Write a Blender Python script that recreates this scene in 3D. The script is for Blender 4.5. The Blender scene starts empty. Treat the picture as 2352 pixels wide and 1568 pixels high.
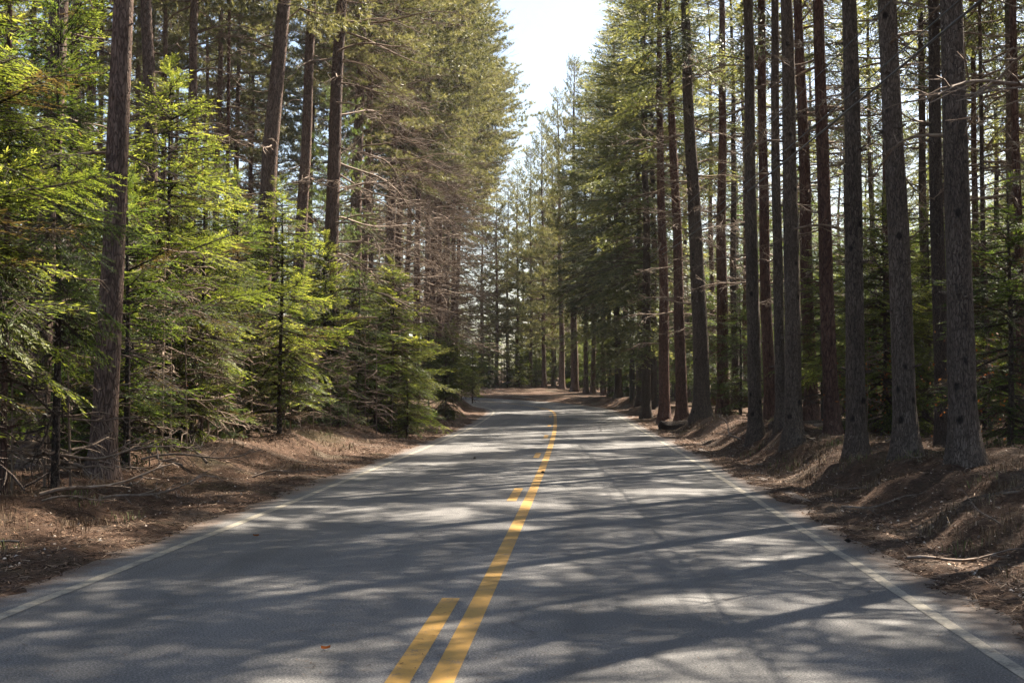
import bpy, math, random
import numpy as np

# ------------------------------------------------------------------ scene, camera, sky, sun, exposure
sc = bpy.context.scene
COL = sc.collection
rng = np.random.default_rng(11)
random.seed(11)
F, CX, CY = 3267.0, 1176.0, 784.0            # photo units: 2352 x 1568
CAM_H = 1.55
PITCH = math.atan(106.0 / F)
YAW = math.atan(179.0 / F)
cam_d = bpy.data.cameras.new("camera")
cam_d.sensor_width = 36.0
cam_d.lens = 36.0 * F / 2352.0
cam_d.clip_end = 3000.0
cam = bpy.data.objects.new("camera", cam_d)
cam.location = (0, 0, CAM_H)
cam.rotation_euler = (math.pi / 2 + PITCH, 0, YAW)
COL.objects.link(cam)
sc.camera = cam

SUN_AZ = math.radians(38.0)                  # to the right of the road's direction
SUN_EL = math.radians(47.0)
w = bpy.data.worlds.new("World")
sc.world = w
w.use_nodes = True
nt = w.node_tree
bg = nt.nodes["Background"]
sky = nt.nodes.new("ShaderNodeTexSky")
sky.sky_type = 'NISHITA'
sky.sun_disc = False
sky.sun_elevation = SUN_EL
sky.sun_rotation = SUN_AZ
sky.air_density = 1.0
sky.dust_density = 1.7
nt.links.new(sky.outputs[0], bg.inputs[0])
bg.inputs[1].default_value = 0.05
sd = bpy.data.lights.new("sun", 'SUN')
sd.energy = 5.0
sd.angle = math.radians(0.55)
sd.color = (1.0, 0.90, 0.76)
sun = bpy.data.objects.new("sun", sd)
sun.rotation_euler = (math.pi / 2 - SUN_EL, 0, math.pi - SUN_AZ)
sun.location = (20, 20, 60)
COL.objects.link(sun)
sc.view_settings.view_transform = 'Standard'
sc.view_settings.look = 'None'
sc.view_settings.exposure = 2.2
sc.view_settings.gamma = 1.0
cy = sc.cycles
cy.max_bounces = 6
cy.diffuse_bounces = 2
cy.glossy_bounces = 2
cy.transmission_bounces = 3
cy.use_denoising = True
cy.denoising_prefilter = 'NONE'
cy.sample_clamp_indirect = 6.0
cy.caustics_reflective = False
cy.caustics_refractive = False

HAZE = .0002

# ------------------------------------------------------------------ helpers
UP = np.array([0., 0., 1.])
_fw = np.array([-math.sin(YAW) * math.cos(PITCH), math.cos(YAW) * math.cos(PITCH), math.sin(PITCH)])
_rt = np.array([math.cos(YAW), math.sin(YAW), 0.])
_up = np.cross(_rt, _fw)


def ray(x, y, depth):
    return np.array([0, 0, CAM_H]) + depth * (_fw + _rt * (x - CX) / F + _up * (CY - y) / F)


def nrm(v):
    v = np.asarray(v, float)
    return v / (np.linalg.norm(v, axis=-1, keepdims=True) + 1e-12)


def mesh_np(name, V, T=None, Q=None, mats=(), tone=None, midx=None, smooth=False):
    """V (n,3); T (m,3); Q (k,4); order of faces: tris then quads"""
    me = bpy.data.meshes.new(name)
    V = np.asarray(V, np.float32).reshape(-1, 3)
    T = np.zeros((0, 3), np.int32) if T is None or len(T) == 0 else np.asarray(T, np.int32)
    Q = np.zeros((0, 4), np.int32) if Q is None or len(Q) == 0 else np.asarray(Q, np.int32)
    me.vertices.add(len(V))
    me.vertices.foreach_set("co", V.ravel())
    nl = T.size + Q.size
    me.loops.add(nl)
    me.loops.foreach_set("vertex_index", np.concatenate([T.ravel(), Q.ravel()]).astype(np.int32))
    nf = len(T) + len(Q)
    me.polygons.add(nf)
    st = np.concatenate([np.arange(len(T)) * 3, T.size + np.arange(len(Q)) * 4]).astype(np.int32)
    me.polygons.foreach_set("loop_start", st)
    for m in mats:
        me.materials.append(m)
    if midx is not None:
        me.polygons.foreach_set("material_index", np.asarray(midx, np.int32))
    if smooth:
        me.polygons.foreach_set("use_smooth", np.ones(nf, bool))
    me.update(calc_edges=True)
    me.validate()
    if tone is not None:
        a = me.attributes.new("tone", 'FLOAT', 'FACE')
        a.data.foreach_set("value", np.asarray(tone, np.float32))
    return me


class Geo:
    def __init__(s):
        s.V, s.T, s.Q, s.tt, s.qt, s.n = [], [], [], [], [], 0

    def add(s, V, T=None, Q=None, tone=0.5):
        V = np.asarray(V, float).reshape(-1, 3)
        if T is not None and len(T):
            T = np.asarray(T)
            s.T.append(T + s.n)
            s.tt.append(np.broadcast_to(np.asarray(tone, float), (len(T),)))
        if Q is not None and len(Q):
            Q = np.asarray(Q)
            s.Q.append(Q + s.n)
            s.qt.append(np.broadcast_to(np.asarray(tone, float), (len(Q),)))
        s.V.append(V)
        s.n += len(V)

    def arrays(s):
        c = lambda L, k: np.concatenate(L) if L else np.zeros((0, k))
        return (c(s.V, 3), c(s.T, 3).astype(int), c(s.Q, 4).astype(int),
                np.concatenate(s.tt) if s.tt else np.zeros(0), np.concatenate(s.qt) if s.qt else np.zeros(0))

    def mesh(s, name, mat, smooth=False):
        V, T, Q, tt, qt = s.arrays()
        return mesh_np(name, V, T, Q, [mat], np.concatenate([tt, qt]), smooth=smooth)


def tube(path, rad, k=5, cap=True):
    path = np.asarray(path, float)
    n = len(path)
    rad = np.broadcast_to(np.asarray(rad, float), (n,))
    tan = nrm(np.gradient(path, axis=0))
    ref = np.array([0, 0, 1.]) if abs(tan[0][2]) < .8 else np.array([1., 0, 0])
    a = nrm(np.cross(tan, ref))
    b = np.cross(tan, a)
    th = np.arange(k) / k * 2 * math.pi
    V = path[:, None, :] + rad[:, None, None] * (np.cos(th)[None, :, None] * a[:, None, :] + np.sin(th)[None, :, None] * b[:, None, :])
    V = V.reshape(-1, 3)
    i = np.arange(n - 1)[:, None] * k
    j = np.arange(k)[None, :]
    j2 = (j + 1) % k
    Q = np.stack([i + j, i + j2, i + k + j2, i + k + j], -1).reshape(-1, 4)
    T = None
    if cap:
        V = np.vstack([V, path[-1:], path[:1]])
        e = (n - 1) * k
        jj = np.arange(k)
        T = np.vstack([np.stack([e + jj, e + (jj + 1) % k, np.full(k, n * k)], -1),
                       np.stack([(jj + 1) % k, jj, np.full(k, n * k + 1)], -1)])
    return V, T, Q


def put(name, data, parent=None, loc=None, rotz=0, scale=None, **props):
    o = bpy.data.objects.new(name, data)
    COL.objects.link(o)
    if parent:
        o.parent = parent
    if loc is not None:
        o.location = [float(v) for v in loc]
    o.rotation_euler = (0, 0, float(rotz))
    if scale is not None:
        o.scale = scale if hasattr(scale, '__len__') else (scale,) * 3
    for k, v in props.items():
        if v:
            o[k] = v
    return o


def thing(name, label, cat, loc, group=None, rotz=0):
    return put(name, None, None, loc, rotz, label=label, category=cat, group=group)


# smooth value noise on a lattice
_lat = np.random.default_rng(5).random((256, 256))


def vnoise(x, y):
    x = np.asarray(x, float)
    y = np.asarray(y, float)
    xi = np.floor(x).astype(int)
    yi = np.floor(y).astype(int)
    fx = x - xi
    fy = y - yi
    fx = fx * fx * (3 - 2 * fx)
    fy = fy * fy * (3 - 2 * fy)
    g = lambda a, b: _lat[a % 256, b % 256]
    return (g(xi, yi) * (1 - fx) * (1 - fy) + g(xi + 1, yi) * fx * (1 - fy) + g(xi, yi + 1) * (1 - fx) * fy + g(xi + 1, yi + 1) * fx * fy)


# ------------------------------------------------------------------ materials
class MatB:
    def __init__(s, name):
        s.m = bpy.data.materials.new(name)
        s.m.use_nodes = True
        s.t = s.m.node_tree
        s.p = s.t.nodes["Principled BSDF"]
        s.out = s.t.nodes["Material Output"]

    def n(s, typ, **kw):
        nd = s.t.nodes.new(typ)
        for k, v in kw.items():
            if k.startswith("i_"):
                nd.inputs[k[2:].replace("_", " ")].default_value = v
            else:
                setattr(nd, k, v)
        return nd

    def l(s, a, b):
        s.t.links.new(a, b)

    def coords(s, scale=(1, 1, 1), kind="Object"):
        tc = s.n("ShaderNodeTexCoord")
        mp = s.n("ShaderNodeMapping")
        mp.inputs["Scale"].default_value = scale
        s.l(tc.outputs[kind], mp.inputs[0])
        return mp.outputs[0]

    def noise(s, co, scale, detail=4, rough=.6, dist=0.):
        nd = s.n("ShaderNodeTexNoise")
        nd.inputs["Scale"].default_value = scale
        nd.inputs["Detail"].default_value = detail
        nd.inputs["Roughness"].default_value = rough
        nd.inputs["Distortion"].default_value = dist
        if co is not None:
            s.l(co, nd.inputs["Vector"])
        return nd.outputs["Fac"]

    def ramp(s, fac, stops):
        nd = s.n("ShaderNodeValToRGB")
        cr = nd.color_ramp
        while len(cr.elements) < len(stops):
            cr.elements.new(0.5)
        for e, (p, c) in zip(cr.elements, stops):
            e.position = p
            e.color = (c, c, c, 1) if not hasattr(c, '__len__') else (*c, 1)
        s.l(fac, nd.inputs[0])
        return nd.outputs[0]

    def mix(s, fac, a, b, mode='MIX'):
        nd = s.n("ShaderNodeMix", data_type='RGBA', blend_type=mode)
        for sock, v in ((nd.inputs[0], fac), (nd.inputs[6], a), (nd.inputs[7], b)):
            if hasattr(v, 'is_linked'):
                s.l(v, sock)
            elif hasattr(v, '__len__'):
                sock.default_value = (*v, 1)
            else:
                sock.default_value = v
        return nd.outputs[2]

    def math(s, op, a, b=None):
        nd = s.n("ShaderNodeMath", operation=op)
        for sock, v in zip(nd.inputs, (a, b)):
            if v is None:
                continue
            if hasattr(v, 'is_linked'):
                s.l(v, sock)
            else:
                sock.default_value = v
        return nd.outputs[0]

    def bump(s, h, strength, dist=.01):
        nd = s.n("ShaderNodeBump")
        nd.inputs["Strength"].default_value = strength
        nd.inputs["Distance"].default_value = dist
        s.l(h, nd.inputs["Height"])
        s.l(nd.outputs[0], s.p.inputs["Normal"])

    def fin(s, col=None, rough=.8, spec=.3):
        if col is not None:
            if hasattr(col, 'is_linked'):
                s.l(col, s.p.inputs["Base Color"])
            else:
                s.p.inputs["Base Color"].default_value = (*col, 1)
        s.p.inputs["Roughness"].default_value = rough
        s.p.inputs["Specular IOR Level"].default_value = spec
        return s.m


def leaf_mat(name, dark, mid, light, trans, tfac=.42, spec=.3, rough=.5, brown=None):
    b = MatB(name)
    at = b.n("ShaderNodeAttribute", attribute_name="tone")
    oi = b.n("ShaderNodeObjectInfo")
    nz = b.noise(b.coords(), 1.3, 3)
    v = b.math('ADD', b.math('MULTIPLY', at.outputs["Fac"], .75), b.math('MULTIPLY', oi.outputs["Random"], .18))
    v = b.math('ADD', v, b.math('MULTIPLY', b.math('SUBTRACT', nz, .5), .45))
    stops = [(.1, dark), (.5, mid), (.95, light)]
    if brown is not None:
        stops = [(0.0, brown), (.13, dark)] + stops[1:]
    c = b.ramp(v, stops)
    b.l(c, b.p.inputs["Base Color"])
    b.p.inputs["Roughness"].default_value = rough
    b.p.inputs["Specular IOR Level"].default_value = spec
    tr = b.n("ShaderNodeBsdfTranslucent")
    tc = b.mix(1.0, c, trans, 'MULTIPLY')
    b.l(tc, tr.inputs[0])
    ms = b.n("ShaderNodeMixShader")
    ms.inputs[0].default_value = tfac
    b.l(b.p.outputs[0], ms.inputs[1])
    b.l(tr.outputs[0], ms.inputs[2])
    b.l(ms.outputs[0], b.out.inputs[0])
    return b.m


M = {}
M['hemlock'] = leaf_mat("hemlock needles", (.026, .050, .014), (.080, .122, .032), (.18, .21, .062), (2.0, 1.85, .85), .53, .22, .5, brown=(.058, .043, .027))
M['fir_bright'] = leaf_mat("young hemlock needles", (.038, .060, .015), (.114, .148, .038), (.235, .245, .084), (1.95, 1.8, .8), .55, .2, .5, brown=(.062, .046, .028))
M['spruce'] = leaf_mat("spruce needles", (.036, .048, .022), (.096, .110, .050), (.23, .23, .105), (1.8, 1.65, .95), .50, .25, .5, brown=(.08, .05, .03))
M['pine'] = leaf_mat("pine needles", (.050, .058, .026), (.120, .124, .060), (.25, .24, .125), (1.7, 1.6, 1.0), .46, .35, .45)
M['white_pine'] = leaf_mat("soft pine needles", (.045, .075, .02), (.10, .145, .04), (.20, .23, .085), (1.5, 1.5, .9), .4, .35, .45)


def bark(name, c1, c2, c3, plates=1.0, knots=False):
    b = MatB(name)
    co = b.coords((9 * plates, 9 * plates, 2.2 * plates))
    vo = b.n("ShaderNodeTexVoronoi", feature='DISTANCE_TO_EDGE')
    vo.inputs["Scale"].default_value = 2.2
    nz = b.noise(co, 1.5, 6, .7, .6)
    wp = b.n("ShaderNodeMixRGB") if False else None
    va = b.n("ShaderNodeVectorMath", operation='ADD')
    n2 = b.n("ShaderNodeTexNoise")
    n2.inputs["Scale"].default_value = 1.7
    b.l(co, n2.inputs["Vector"])
    b.l(co, va.inputs[0])
    b.l(n2.outputs["Color"], va.inputs[1])
    b.l(va.outputs[0], vo.inputs["Vector"])
    crack = b.ramp(vo.outputs["Distance"], [(0.0, 0.0), (.16, 1.0)])
    big = b.noise(b.coords((1.2, 1.2, .35)), 1.0, 3)
    oi = b.n("ShaderNodeObjectInfo")
    v = b.math('ADD', b.math('MULTIPLY', nz, .75), b.math('MULTIPLY', b.math('SUBTRACT', big, .35), .5))
    v = b.math('ADD', v, b.math('MULTIPLY', b.math('SUBTRACT', oi.outputs["Random"], .5), .15))
    c = b.ramp(v, [(.25, c1), (.5, c2), (.75, c3)])
    dk = b.mix(crack, (.42, .40, .40), (1, 1, 1))
    c = b.mix(1.0, c, dk, 'MULTIPLY')
    if knots:
        kv = b.n("ShaderNodeTexVoronoi")
        kv.inputs["Scale"].default_value = 1.0
        b.l(b.coords((3.2, 3.2, 2.6)), kv.inputs["Vector"])
        c = b.mix(1.0, c, b.ramp(kv.outputs["Distance"], [(.10, .28), (.20, 1.0)]), 'MULTIPLY')
    fine = b.noise(b.coords((30, 30, 14)), 1.0, 5, .7)
    h = b.math('ADD', b.math('MULTIPLY', crack, .7), b.math('MULTIPLY', fine, .6))
    b.bump(h, .9, .03)
    return b.fin(c, .88, .2)


M['bark_pine'] = bark("red pine bark", (.085, .055, .041), (.19, .125, .093), (.31, .215, .165))
M['bark_red'] = bark("reddish pine bark", (.070, .036, .026), (.150, .080, .058), (.23, .135, .10))
M['bark_grey'] = bark("grey spruce bark", (.070, .051, .039), (.170, .126, .096), (.30, .235, .18), 1.7, True)
M['bark_dark'] = bark("dark sapling bark", (.046, .033, .026), (.105, .076, .059), (.18, .13, .10), 2.5)
b = MatB("dead twig wood")
M['twig'] = b.fin(b.ramp(b.noise(b.coords((3, 3, 3)), 2, 3), [(.3, (.12, .078, .052)), (.7, (.24, .175, .125))]), .8, .25)
b = MatB("weathered branch wood")
M['deadwood'] = b.fin(b.ramp(b.noise(b.coords((8, 8, 8)), 2, 5), [(.3, (.10, .065, .045)), (.55, (.22, .165, .125)), (.75, (.34, .28, .23))]), .85, .2)

# asphalt
b = MatB("weathered asphalt")
co = b.coords()
agg = b.noise(co, 70, 4, .85)
spk = b.n("ShaderNodeTexVoronoi")
spk.inputs["Scale"].default_value = 48
b.l(co, spk.inputs["Vector"])
pat = b.noise(co, .55, 5, .6, .3)
streak = b.noise(b.coords((1.4, .06, 1)), 1.0, 4)
c = b.ramp(agg, [(.37, (.010, .010, .011)), (.49, (.068, .065, .062)), (.60, (.26, .246, .228))])
c = b.mix(b.math('MULTIPLY', spk.outputs["Color"], .35), c, (.135, .128, .118))
c = b.mix(1.0, c, b.ramp(b.math('ADD', b.math('MULTIPLY', pat, .6), b.math('MULTIPLY', streak, .4)), [(.3, .68), (.7, 1.22)]), 'MULTIPLY')
trk = b.ramp(b.noise(b.coords((1.1, .025, 1)), 1.0, 3), [(.40, .74), (.60, 1.08)])
c = b.mix(1.0, c, trk, 'MULTIPLY')
vo = b.n("ShaderNodeTexVoronoi", feature='DISTANCE_TO_EDGE')
va = b.n("ShaderNodeVectorMath", operation='ADD')
n2 = b.n("ShaderNodeTexNoise")
n2.inputs["Scale"].default_value = 1.6
n2.inputs["Detail"].default_value = 5
b.l(co, n2.inputs["Vector"])
b.l(co, va.inputs[0])
b.l(n2.outputs["Color"], va.inputs[1])
b.l(va.outputs[0], vo.inputs["Vector"])
vo.inputs["Scale"].default_value = .22
crk = b.ramp(vo.outputs["Distance"], [(0.0, 0.0), (.002, 0.0), (.006, 1.0)])
gate = b.ramp(b.noise(co, .30, 2), [(.46, 0.0), (.54, 1.0)])
crk = b.math('MAXIMUM', crk, gate)
c = b.mix(b.math('MULTIPLY', b.math('SUBTRACT', 1.0, crk), .55), c, (.03, .03, .032))
ed = b.n("ShaderNodeAttribute", attribute_name="verge")
dn = b.ramp(b.math('ADD', b.math('MULTIPLY', b.noise(co, 5, 5, .75), .5), b.math('MULTIPLY', ed.outputs["Fac"], .5)), [(.46, 0.0), (.62, .85)])
c = b.mix(dn, c, b.ramp(agg, [(.35, (.045, .027, .018)), (.6, (.13, .085, .058))]))
b.bump(b.math('ADD', agg, b.math('MULTIPLY', crk, .5)), .45, .006)
M['asphalt'] = b.fin(c, .72, .35)


def paint(name, col, worn, lo, hi):
    b = MatB(name)
    co = b.coords()
    a = b.noise(co, 55, 4, .8)
    p = b.noise(co, 3.5, 5, .7)
    wv = b.math('ADD', b.math('MULTIPLY', a, .55), b.math('MULTIPLY', p, .45))
    f = b.ramp(wv, [(lo, 0.0), (hi, 1.0)])
    c = b.mix(f, worn, col)
    c = b.mix(.35, c, b.mix(1.0, c, b.ramp(p, [(.3, .65), (.7, 1.1)]), 'MULTIPLY'))
    b.bump(a, .3, .004)
    return b.fin(c, .65, .35)


M['yellow'] = paint("worn yellow road paint", (.37, .198, .028), (.10, .082, .06), .37, .46)
M['white'] = paint("worn white road paint", (.31, .275, .21), (.080, .075, .069), .39, .55)

# forest floor
b = MatB("pine needle litter")
co = b.coords()
fib = b.noise(b.coords((1, 1, 1)), 34, 6, .8, .5)
med = b.noise(co, 5.5, 5, .65, .6)
big = b.noise(co, .55, 4, .6)
v = b.math('ADD', b.math('MULTIPLY', fib, .6), b.math('MULTIPLY', med, .4))
c = b.ramp(v, [(.30, (.022, .012, .007)), (.47, (.070, .038, .022)), (.60, (.14, .080, .049)), (.75, (.26, .17, .115))])
moss = b.math('MULTIPLY', b.ramp(big, [(.56, 0.0), (.68, 1.0)]), .45)
c = b.mix(moss, c, (.055, .055, .018))
gr = b.ramp(b.noise(co, .8, 4), [(.52, 0.0), (.70, .55)])
c = b.mix(gr, c, b.ramp(fib, [(.35, (.06, .048, .036)), (.65, (.20, .17, .135))]))
b.bump(b.math('ADD', fib, b.math('MULTIPLY', med, 1.6)), 1.0, .05)
M['floor'] = b.fin(c, .9, .15)


def litter_mat(name, stops):
    b = MatB(name)
    at = b.n("ShaderNodeAttribute", attribute_name="tone")
    return b.fin(b.ramp(at.outputs["Fac"], stops), .8, .25)


M['litter'] = litter_mat("fallen needles", [(0, (.035, .019, .010)), (.45, (.11, .060, .034)), (.8, (.20, .12, .072)), (1, (.32, .23, .15))])
M['leaf'] = litter_mat("dry leaves", [(0, (.16, .075, .035)), (.5, (.32, .20, .12)), (1, (.48, .40, .32))])
M['grass'] = litter_mat("dry grass", [(0, (.07, .04, .02)), (.6, (.16, .105, .058)), (.9, (.24, .18, .10)), (1, (.12, .14, .04))])
M['beech'] = leaf_mat("withered beech leaves", (.14, .05, .018), (.26, .10, .03), (.36, .17, .06), (1.5, 1.2, .8), .4, .2, .6)

# ------------------------------------------------------------------ road alignment and terrain
DT = .5
ts = np.arange(-40, 260, DT)
phi = 0.
pts = []
x0, y0 = 0., -40.
for t in ts:
    pts.append((x0, y0, phi))
    k = 0.
    if t > 0:
        k = 1 / 2600.
    if t > 70:
        k = 1 / 2600. + (1 / 40. - 1 / 2600.) * min(1, (t - 70) / 14.)
    if phi > math.radians(112):
        k = 0
    phi += k * DT
    x0 += -math.sin(phi) * DT
    y0 += math.cos(phi) * DT
CLINE = np.array(pts)
KEEP = np.ones(len(ts), bool)


def base_z(Y):
    Y = np.asarray(Y, float)
    z = .00026 * np.clip(Y - 46, 0, 76) ** 2
    return z + np.clip(Y - 122, 0, 200) * .02


def road_s(X, Y):
    """signed lateral distance from the reference axis (camera axis line), right positive"""
    X = np.asarray(X, float)
    Y = np.asarray(Y, float)
    sh = X.shape
    X = X.ravel()
    Y = Y.ravel()
    out = np.empty(len(X))
    C = CLINE[::2]
    for a in range(0, len(X), 20000):
        dx = X[a:a + 20000, None] - C[None, :, 0]
        dy = Y[a:a + 20000, None] - C[None, :, 1]
        d2 = dx * dx + dy * dy
        i = d2.argmin(1)
        r = np.arange(len(i))
        nx, ny = np.cos(C[i, 2]), np.sin(C[i, 2])
        s = dx[r, i] * nx + dy[r, i] * ny
        sg = np.sign(s)
        far = np.sqrt(d2[r, i])
        out[a:a + 20000] = np.where(far > 1.5 * abs(s) + .6, sg * far, s)
    return out.reshape(sh)


RL, RR = -4.45, 2.80        # asphalt edges


def sstep(a, b_, x):
    t = np.clip((x - a) / (b_ - a), 0, 1)
    return t * t * (3 - 2 * t)


def ground(X, Y, fine=True):
    X = np.asarray(X, float)
    Y = np.asarray(Y, float)
    s = road_s(X, Y)
    z = base_z(Y)
    n1 = vnoise(X * .45 + 7, Y * .30 + 3)
    n2 = vnoise(X * 1.3 + 31, Y * .9 + 11)
    n3 = vnoise(X * 3.7 + 51, Y * 3.1 + 19)
    n4 = vnoise(X * 8.3 + 77, Y * 7.1 + 23)
    dr = s - RR + (n2 - .5) * .32
    dl = RL - s + (n2 - .5) * .5
    ruts = vnoise(X * .25, Y * .55 + 40)
    hr = sstep(.55, 2.1, dr) * (.36 + .22 * n1 + .12 * ruts) - .06 * sstep(0.1, .6, dr) * (1 - sstep(.6, 1.2, dr))
    hr += sstep(.3, 1.6, dr) * ((n2 - .5) * .13 + (n3 - .5) * .13 + (n4 - .5) * .06) - sstep(2.6, 5, dr) * .10 + sstep(6, 40, dr) * 1.2 * (vnoise(X * .06, Y * .06) - .2)
    hr = hr * (1 - .92 * sstep(82, 104, Y))
    hl = sstep(.5, 3.2, dl) * (.18 + .25 * n1 + .14 * sstep(20, 45, Y)) + sstep(.3, 1.5, dl) * ((n2 - .5) * .20 + (n3 - .5) * .11 + (n4 - .5) * .05)
    hl += sstep(6, 40, dl) * 1.2 * (vnoise(X * .06 + 9, Y * .06) - .2)
    # mound inside the bend
    hl += 1.0 * np.exp(-(((X + 8.6) / 2.0) ** 2 + ((Y - 84) / 9.0) ** 2)) * sstep(.3, 1.8, dl)
    inside = (s > RL - .02) & (s < RR + .02)
    edge = np.minimum(s - RL, RR - s)
    h = np.where(s > 0, hr, hl) + .028 * sstep(-.5, -.1, -np.abs(edge)) * 0
    rag = (n3 - .5) * .10 + (n2 - .5) * .10
    # the litter creeps over the asphalt's edge
    h = h + np.where(edge < .5, -.045 + .06 * sstep(.42 + rag * 2.5, -.12 + rag * 2.5, edge) + .0, -.045)
    h = np.where(edge < -.25, h + .03, h)
    return z + h


def gz(x, y):
    return float(ground(np.array([x]), np.array([y]))[0])


def growing(a, b_, s0, g):
    out = [a]
    s = s0
    while out[-1] < b_:
        out.append(out[-1] + s)
        s *= g
    return out


xs = np.array(sorted([-v for v in growing(13, 420, .3, 1.12)] + list(np.arange(-12.9, 11.9, .14)) + growing(12, 420, .3, 1.12)))
ys = np.array(sorted([-v for v in growing(0, 150, 1., 1.2)] + list(np.arange(1, 6, .5)) + list(np.arange(6, 42, .16)) + list(np.arange(42, 120, .4)) + growing(120, 700, .6, 1.1)))
XX, YY = np.meshgrid(xs, ys)
ZZ = ground(XX, YY)
nx_, ny_ = len(xs), len(ys)
ii = (np.arange(ny_ - 1)[:, None] * nx_ + np.arange(nx_ - 1)[None, :])
Qg = np.stack([ii, ii + 1, ii + nx_ + 1, ii + nx_], -1).reshape(-1, 4)
put("ground", mesh_np("ground", np.stack([XX, YY, ZZ], -1), None, Qg, [M['floor']], smooth=True), kind="structure")


def strip(name, a, b_, z, t0, t1, mat, n=6, step=1, wob=0.):
    idx = [i for i in range(0, len(ts), step) if t0 <= ts[i] <= t1]
    C = CLINE[idx]
    if wob:
        jig = (vnoise(ts[idx] * 2.2, np.full(len(idx), a * 7)) - .5) * wob
    else:
        jig = np.zeros(len(idx))
    V = []
    for j in range(n):
        s = a + (b_ - a) * j / (n - 1) + (jig if j in (0, n - 1) else 0)
        X = C[:, 0] + np.cos(C[:, 2]) * s
        Y = C[:, 1] + np.sin(C[:, 2]) * s
        crown = -.012 * (s + .8) ** 2 / 4
        V.append(np.stack([X, Y, base_z(Y) + z + crown * 0], -1))
    V = np.stack(V, 1)
    k = len(idx)
    i = (np.arange(k - 1)[:, None] * n + np.arange(n - 1)[None, :])
    Q = np.stack([i, i + 1, i + n + 1, i + n], -1).reshape(-1, 4)
    return mesh_np(name, V, None, Q, [mat], smooth=True)


rd = strip("road", RL - .3, RR + .3, 0.0, -40, 230, M['asphalt'], 33)
vg = rd.attributes.new("verge", 'FLOAT', 'POINT')
sv = np.tile(np.linspace(RL - .3, RR + .3, 33), len(rd.vertices) // 33)
vg.data.foreach_set("value", np.clip(1 - (np.minimum(sv - RL, RR - sv) - .02) / .55, 0, 1).astype(np.float32))
put("road", rd, kind="structure")
put("solid_centre_line", strip("solid_centre_line", -.775 - .068, -.775 + .068, .004, -40, 210, M['yellow'], 3), kind="structure")
put("edge_line", strip("edge_line", -3.97 - .052, -3.97 + .052, .004, -40, 210, M['white'], 3, wob=.025), kind="structure")
put("edge_line", strip("edge_line", 2.36 - .048, 2.36 + .048, .004, -40, 210, M['white'], 3, wob=.025), kind="structure")
for k, (a, c_) in enumerate([(-8.5, -5), (7.0 - 3.3, 10.9), (19.2, 22.2), (31.3, 34.4), (43.5, 46.6), (55.7, 58.8), (67.9, 71), (80.1, 83.2)]):
    put("centre_dash", strip("centre_dash", -1.005 - .066, -1.005 + .066, .004, a, c_, M['yellow'], 3), kind="structure")

# ------------------------------------------------------------------ foliage templates
Z3 = np.zeros(3)


def diamonds(P, D, L, W, roll_jit, r):
    """leaf diamonds: base P, direction D, length L, width W"""
    n = len(P)
    D = nrm(D)
    side = nrm(np.cross(D, UP[None] + r.normal(0, roll_jit, (n, 3))))
    L = L[:, None]
    W = W[:, None]
    V = np.stack([P, P + D * L * .45 + side * W * .5, P + D * L, P + D * L * .45 - side * W * .5], 1)
    Q = np.arange(n * 4).reshape(n, 4)
    return V.reshape(-1, 3), Q


def spray(Ln, r, leafL=.068, leafW=.0140, step=.042, start=.16, wide=.38, droop=.10, sub=.0215):
    """a flat conifer branch along +x: wood (V,T,Q) and leaves (V,Q,tone)"""
    wood = Geo()
    P, D, LL, WW, TO = [], [], [], [], []
    ax = lambda u: np.array([u * Ln, .04 * Ln * math.sin(3 * u + r.random()), -droop * Ln * u * u + .03 * Ln * math.sin(4 * u)])
    ph = r.random() * 3
    path = np.array([[u * Ln, .05 * Ln * math.sin(3 * u + ph) * u, -droop * Ln * u * u + .02 * Ln * math.sin(5 * u + ph)] for u in np.linspace(0, 1, 9)])
    wood.add(*tube(path, np.linspace(.011 + .005 * Ln, .003, 9), 3, False))
    us = np.arange(start, 1.0, step / Ln)
    sgn = 1
    for u in us:
        i = min(7, int(u * 8))
        f = u * 8 - i
        p = path[i] * (1 - f) + path[i + 1] * f
        sgn = -sgn
        env = math.sin(math.pi * min(1, .18 + .82 * (1 - u)) ** .9 * .5) if u > .4 else .55 + .45 * u / .4
        l2 = wide * Ln * env * r.uniform(.6, 1.15) + .05
        ang = math.radians(r.uniform(42, 66)) * sgn
        d = np.array([math.cos(ang), math.sin(ang), r.normal(-.10, .13)])
        d /= np.linalg.norm(d)
        m = max(2, int(l2 / sub))
        q = np.linspace(.06, 1, m)
        bend = -.18 * l2 * q ** 2
        pp = p[None] + d[None] * (q * l2)[:, None]
        pp[:, 2] += bend
        wood.add(*tube(np.array([p, pp[m // 2], pp[-1]]), [.0045, .0035, .002], 3, False))
        for side in (-1, 1):
            a2 = np.radians(r.uniform(30, 60, m)) * side
            ca, sa = np.cos(a2), np.sin(a2)
            dd = np.stack([d[0] * ca - d[1] * sa, d[0] * sa + d[1] * ca, d[2] + r.normal(-.08, .16, m)], -1)
            keep = r.random(m) > .12
            P.append(pp[keep])
            D.append(dd[keep])
            LL.append(leafL * r.uniform(.6, 1.25, m)[keep] * (1.15 - .5 * q[keep]))
            WW.append(leafW * r.uniform(.75, 1.25, m)[keep])
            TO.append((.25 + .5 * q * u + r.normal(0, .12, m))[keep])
        P.append(pp[-1:])
        D.append(d[None])
        LL.append(np.array([leafL * 1.1]))
        WW.append(np.array([leafW]))
        TO.append(np.array([.8]))
    P = np.concatenate(P)
    V, Q = diamonds(P, np.concatenate(D), np.concatenate(LL), np.concatenate(WW), .35, r)
    return wood.arrays(), (V, Q, np.concatenate(TO))


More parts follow.
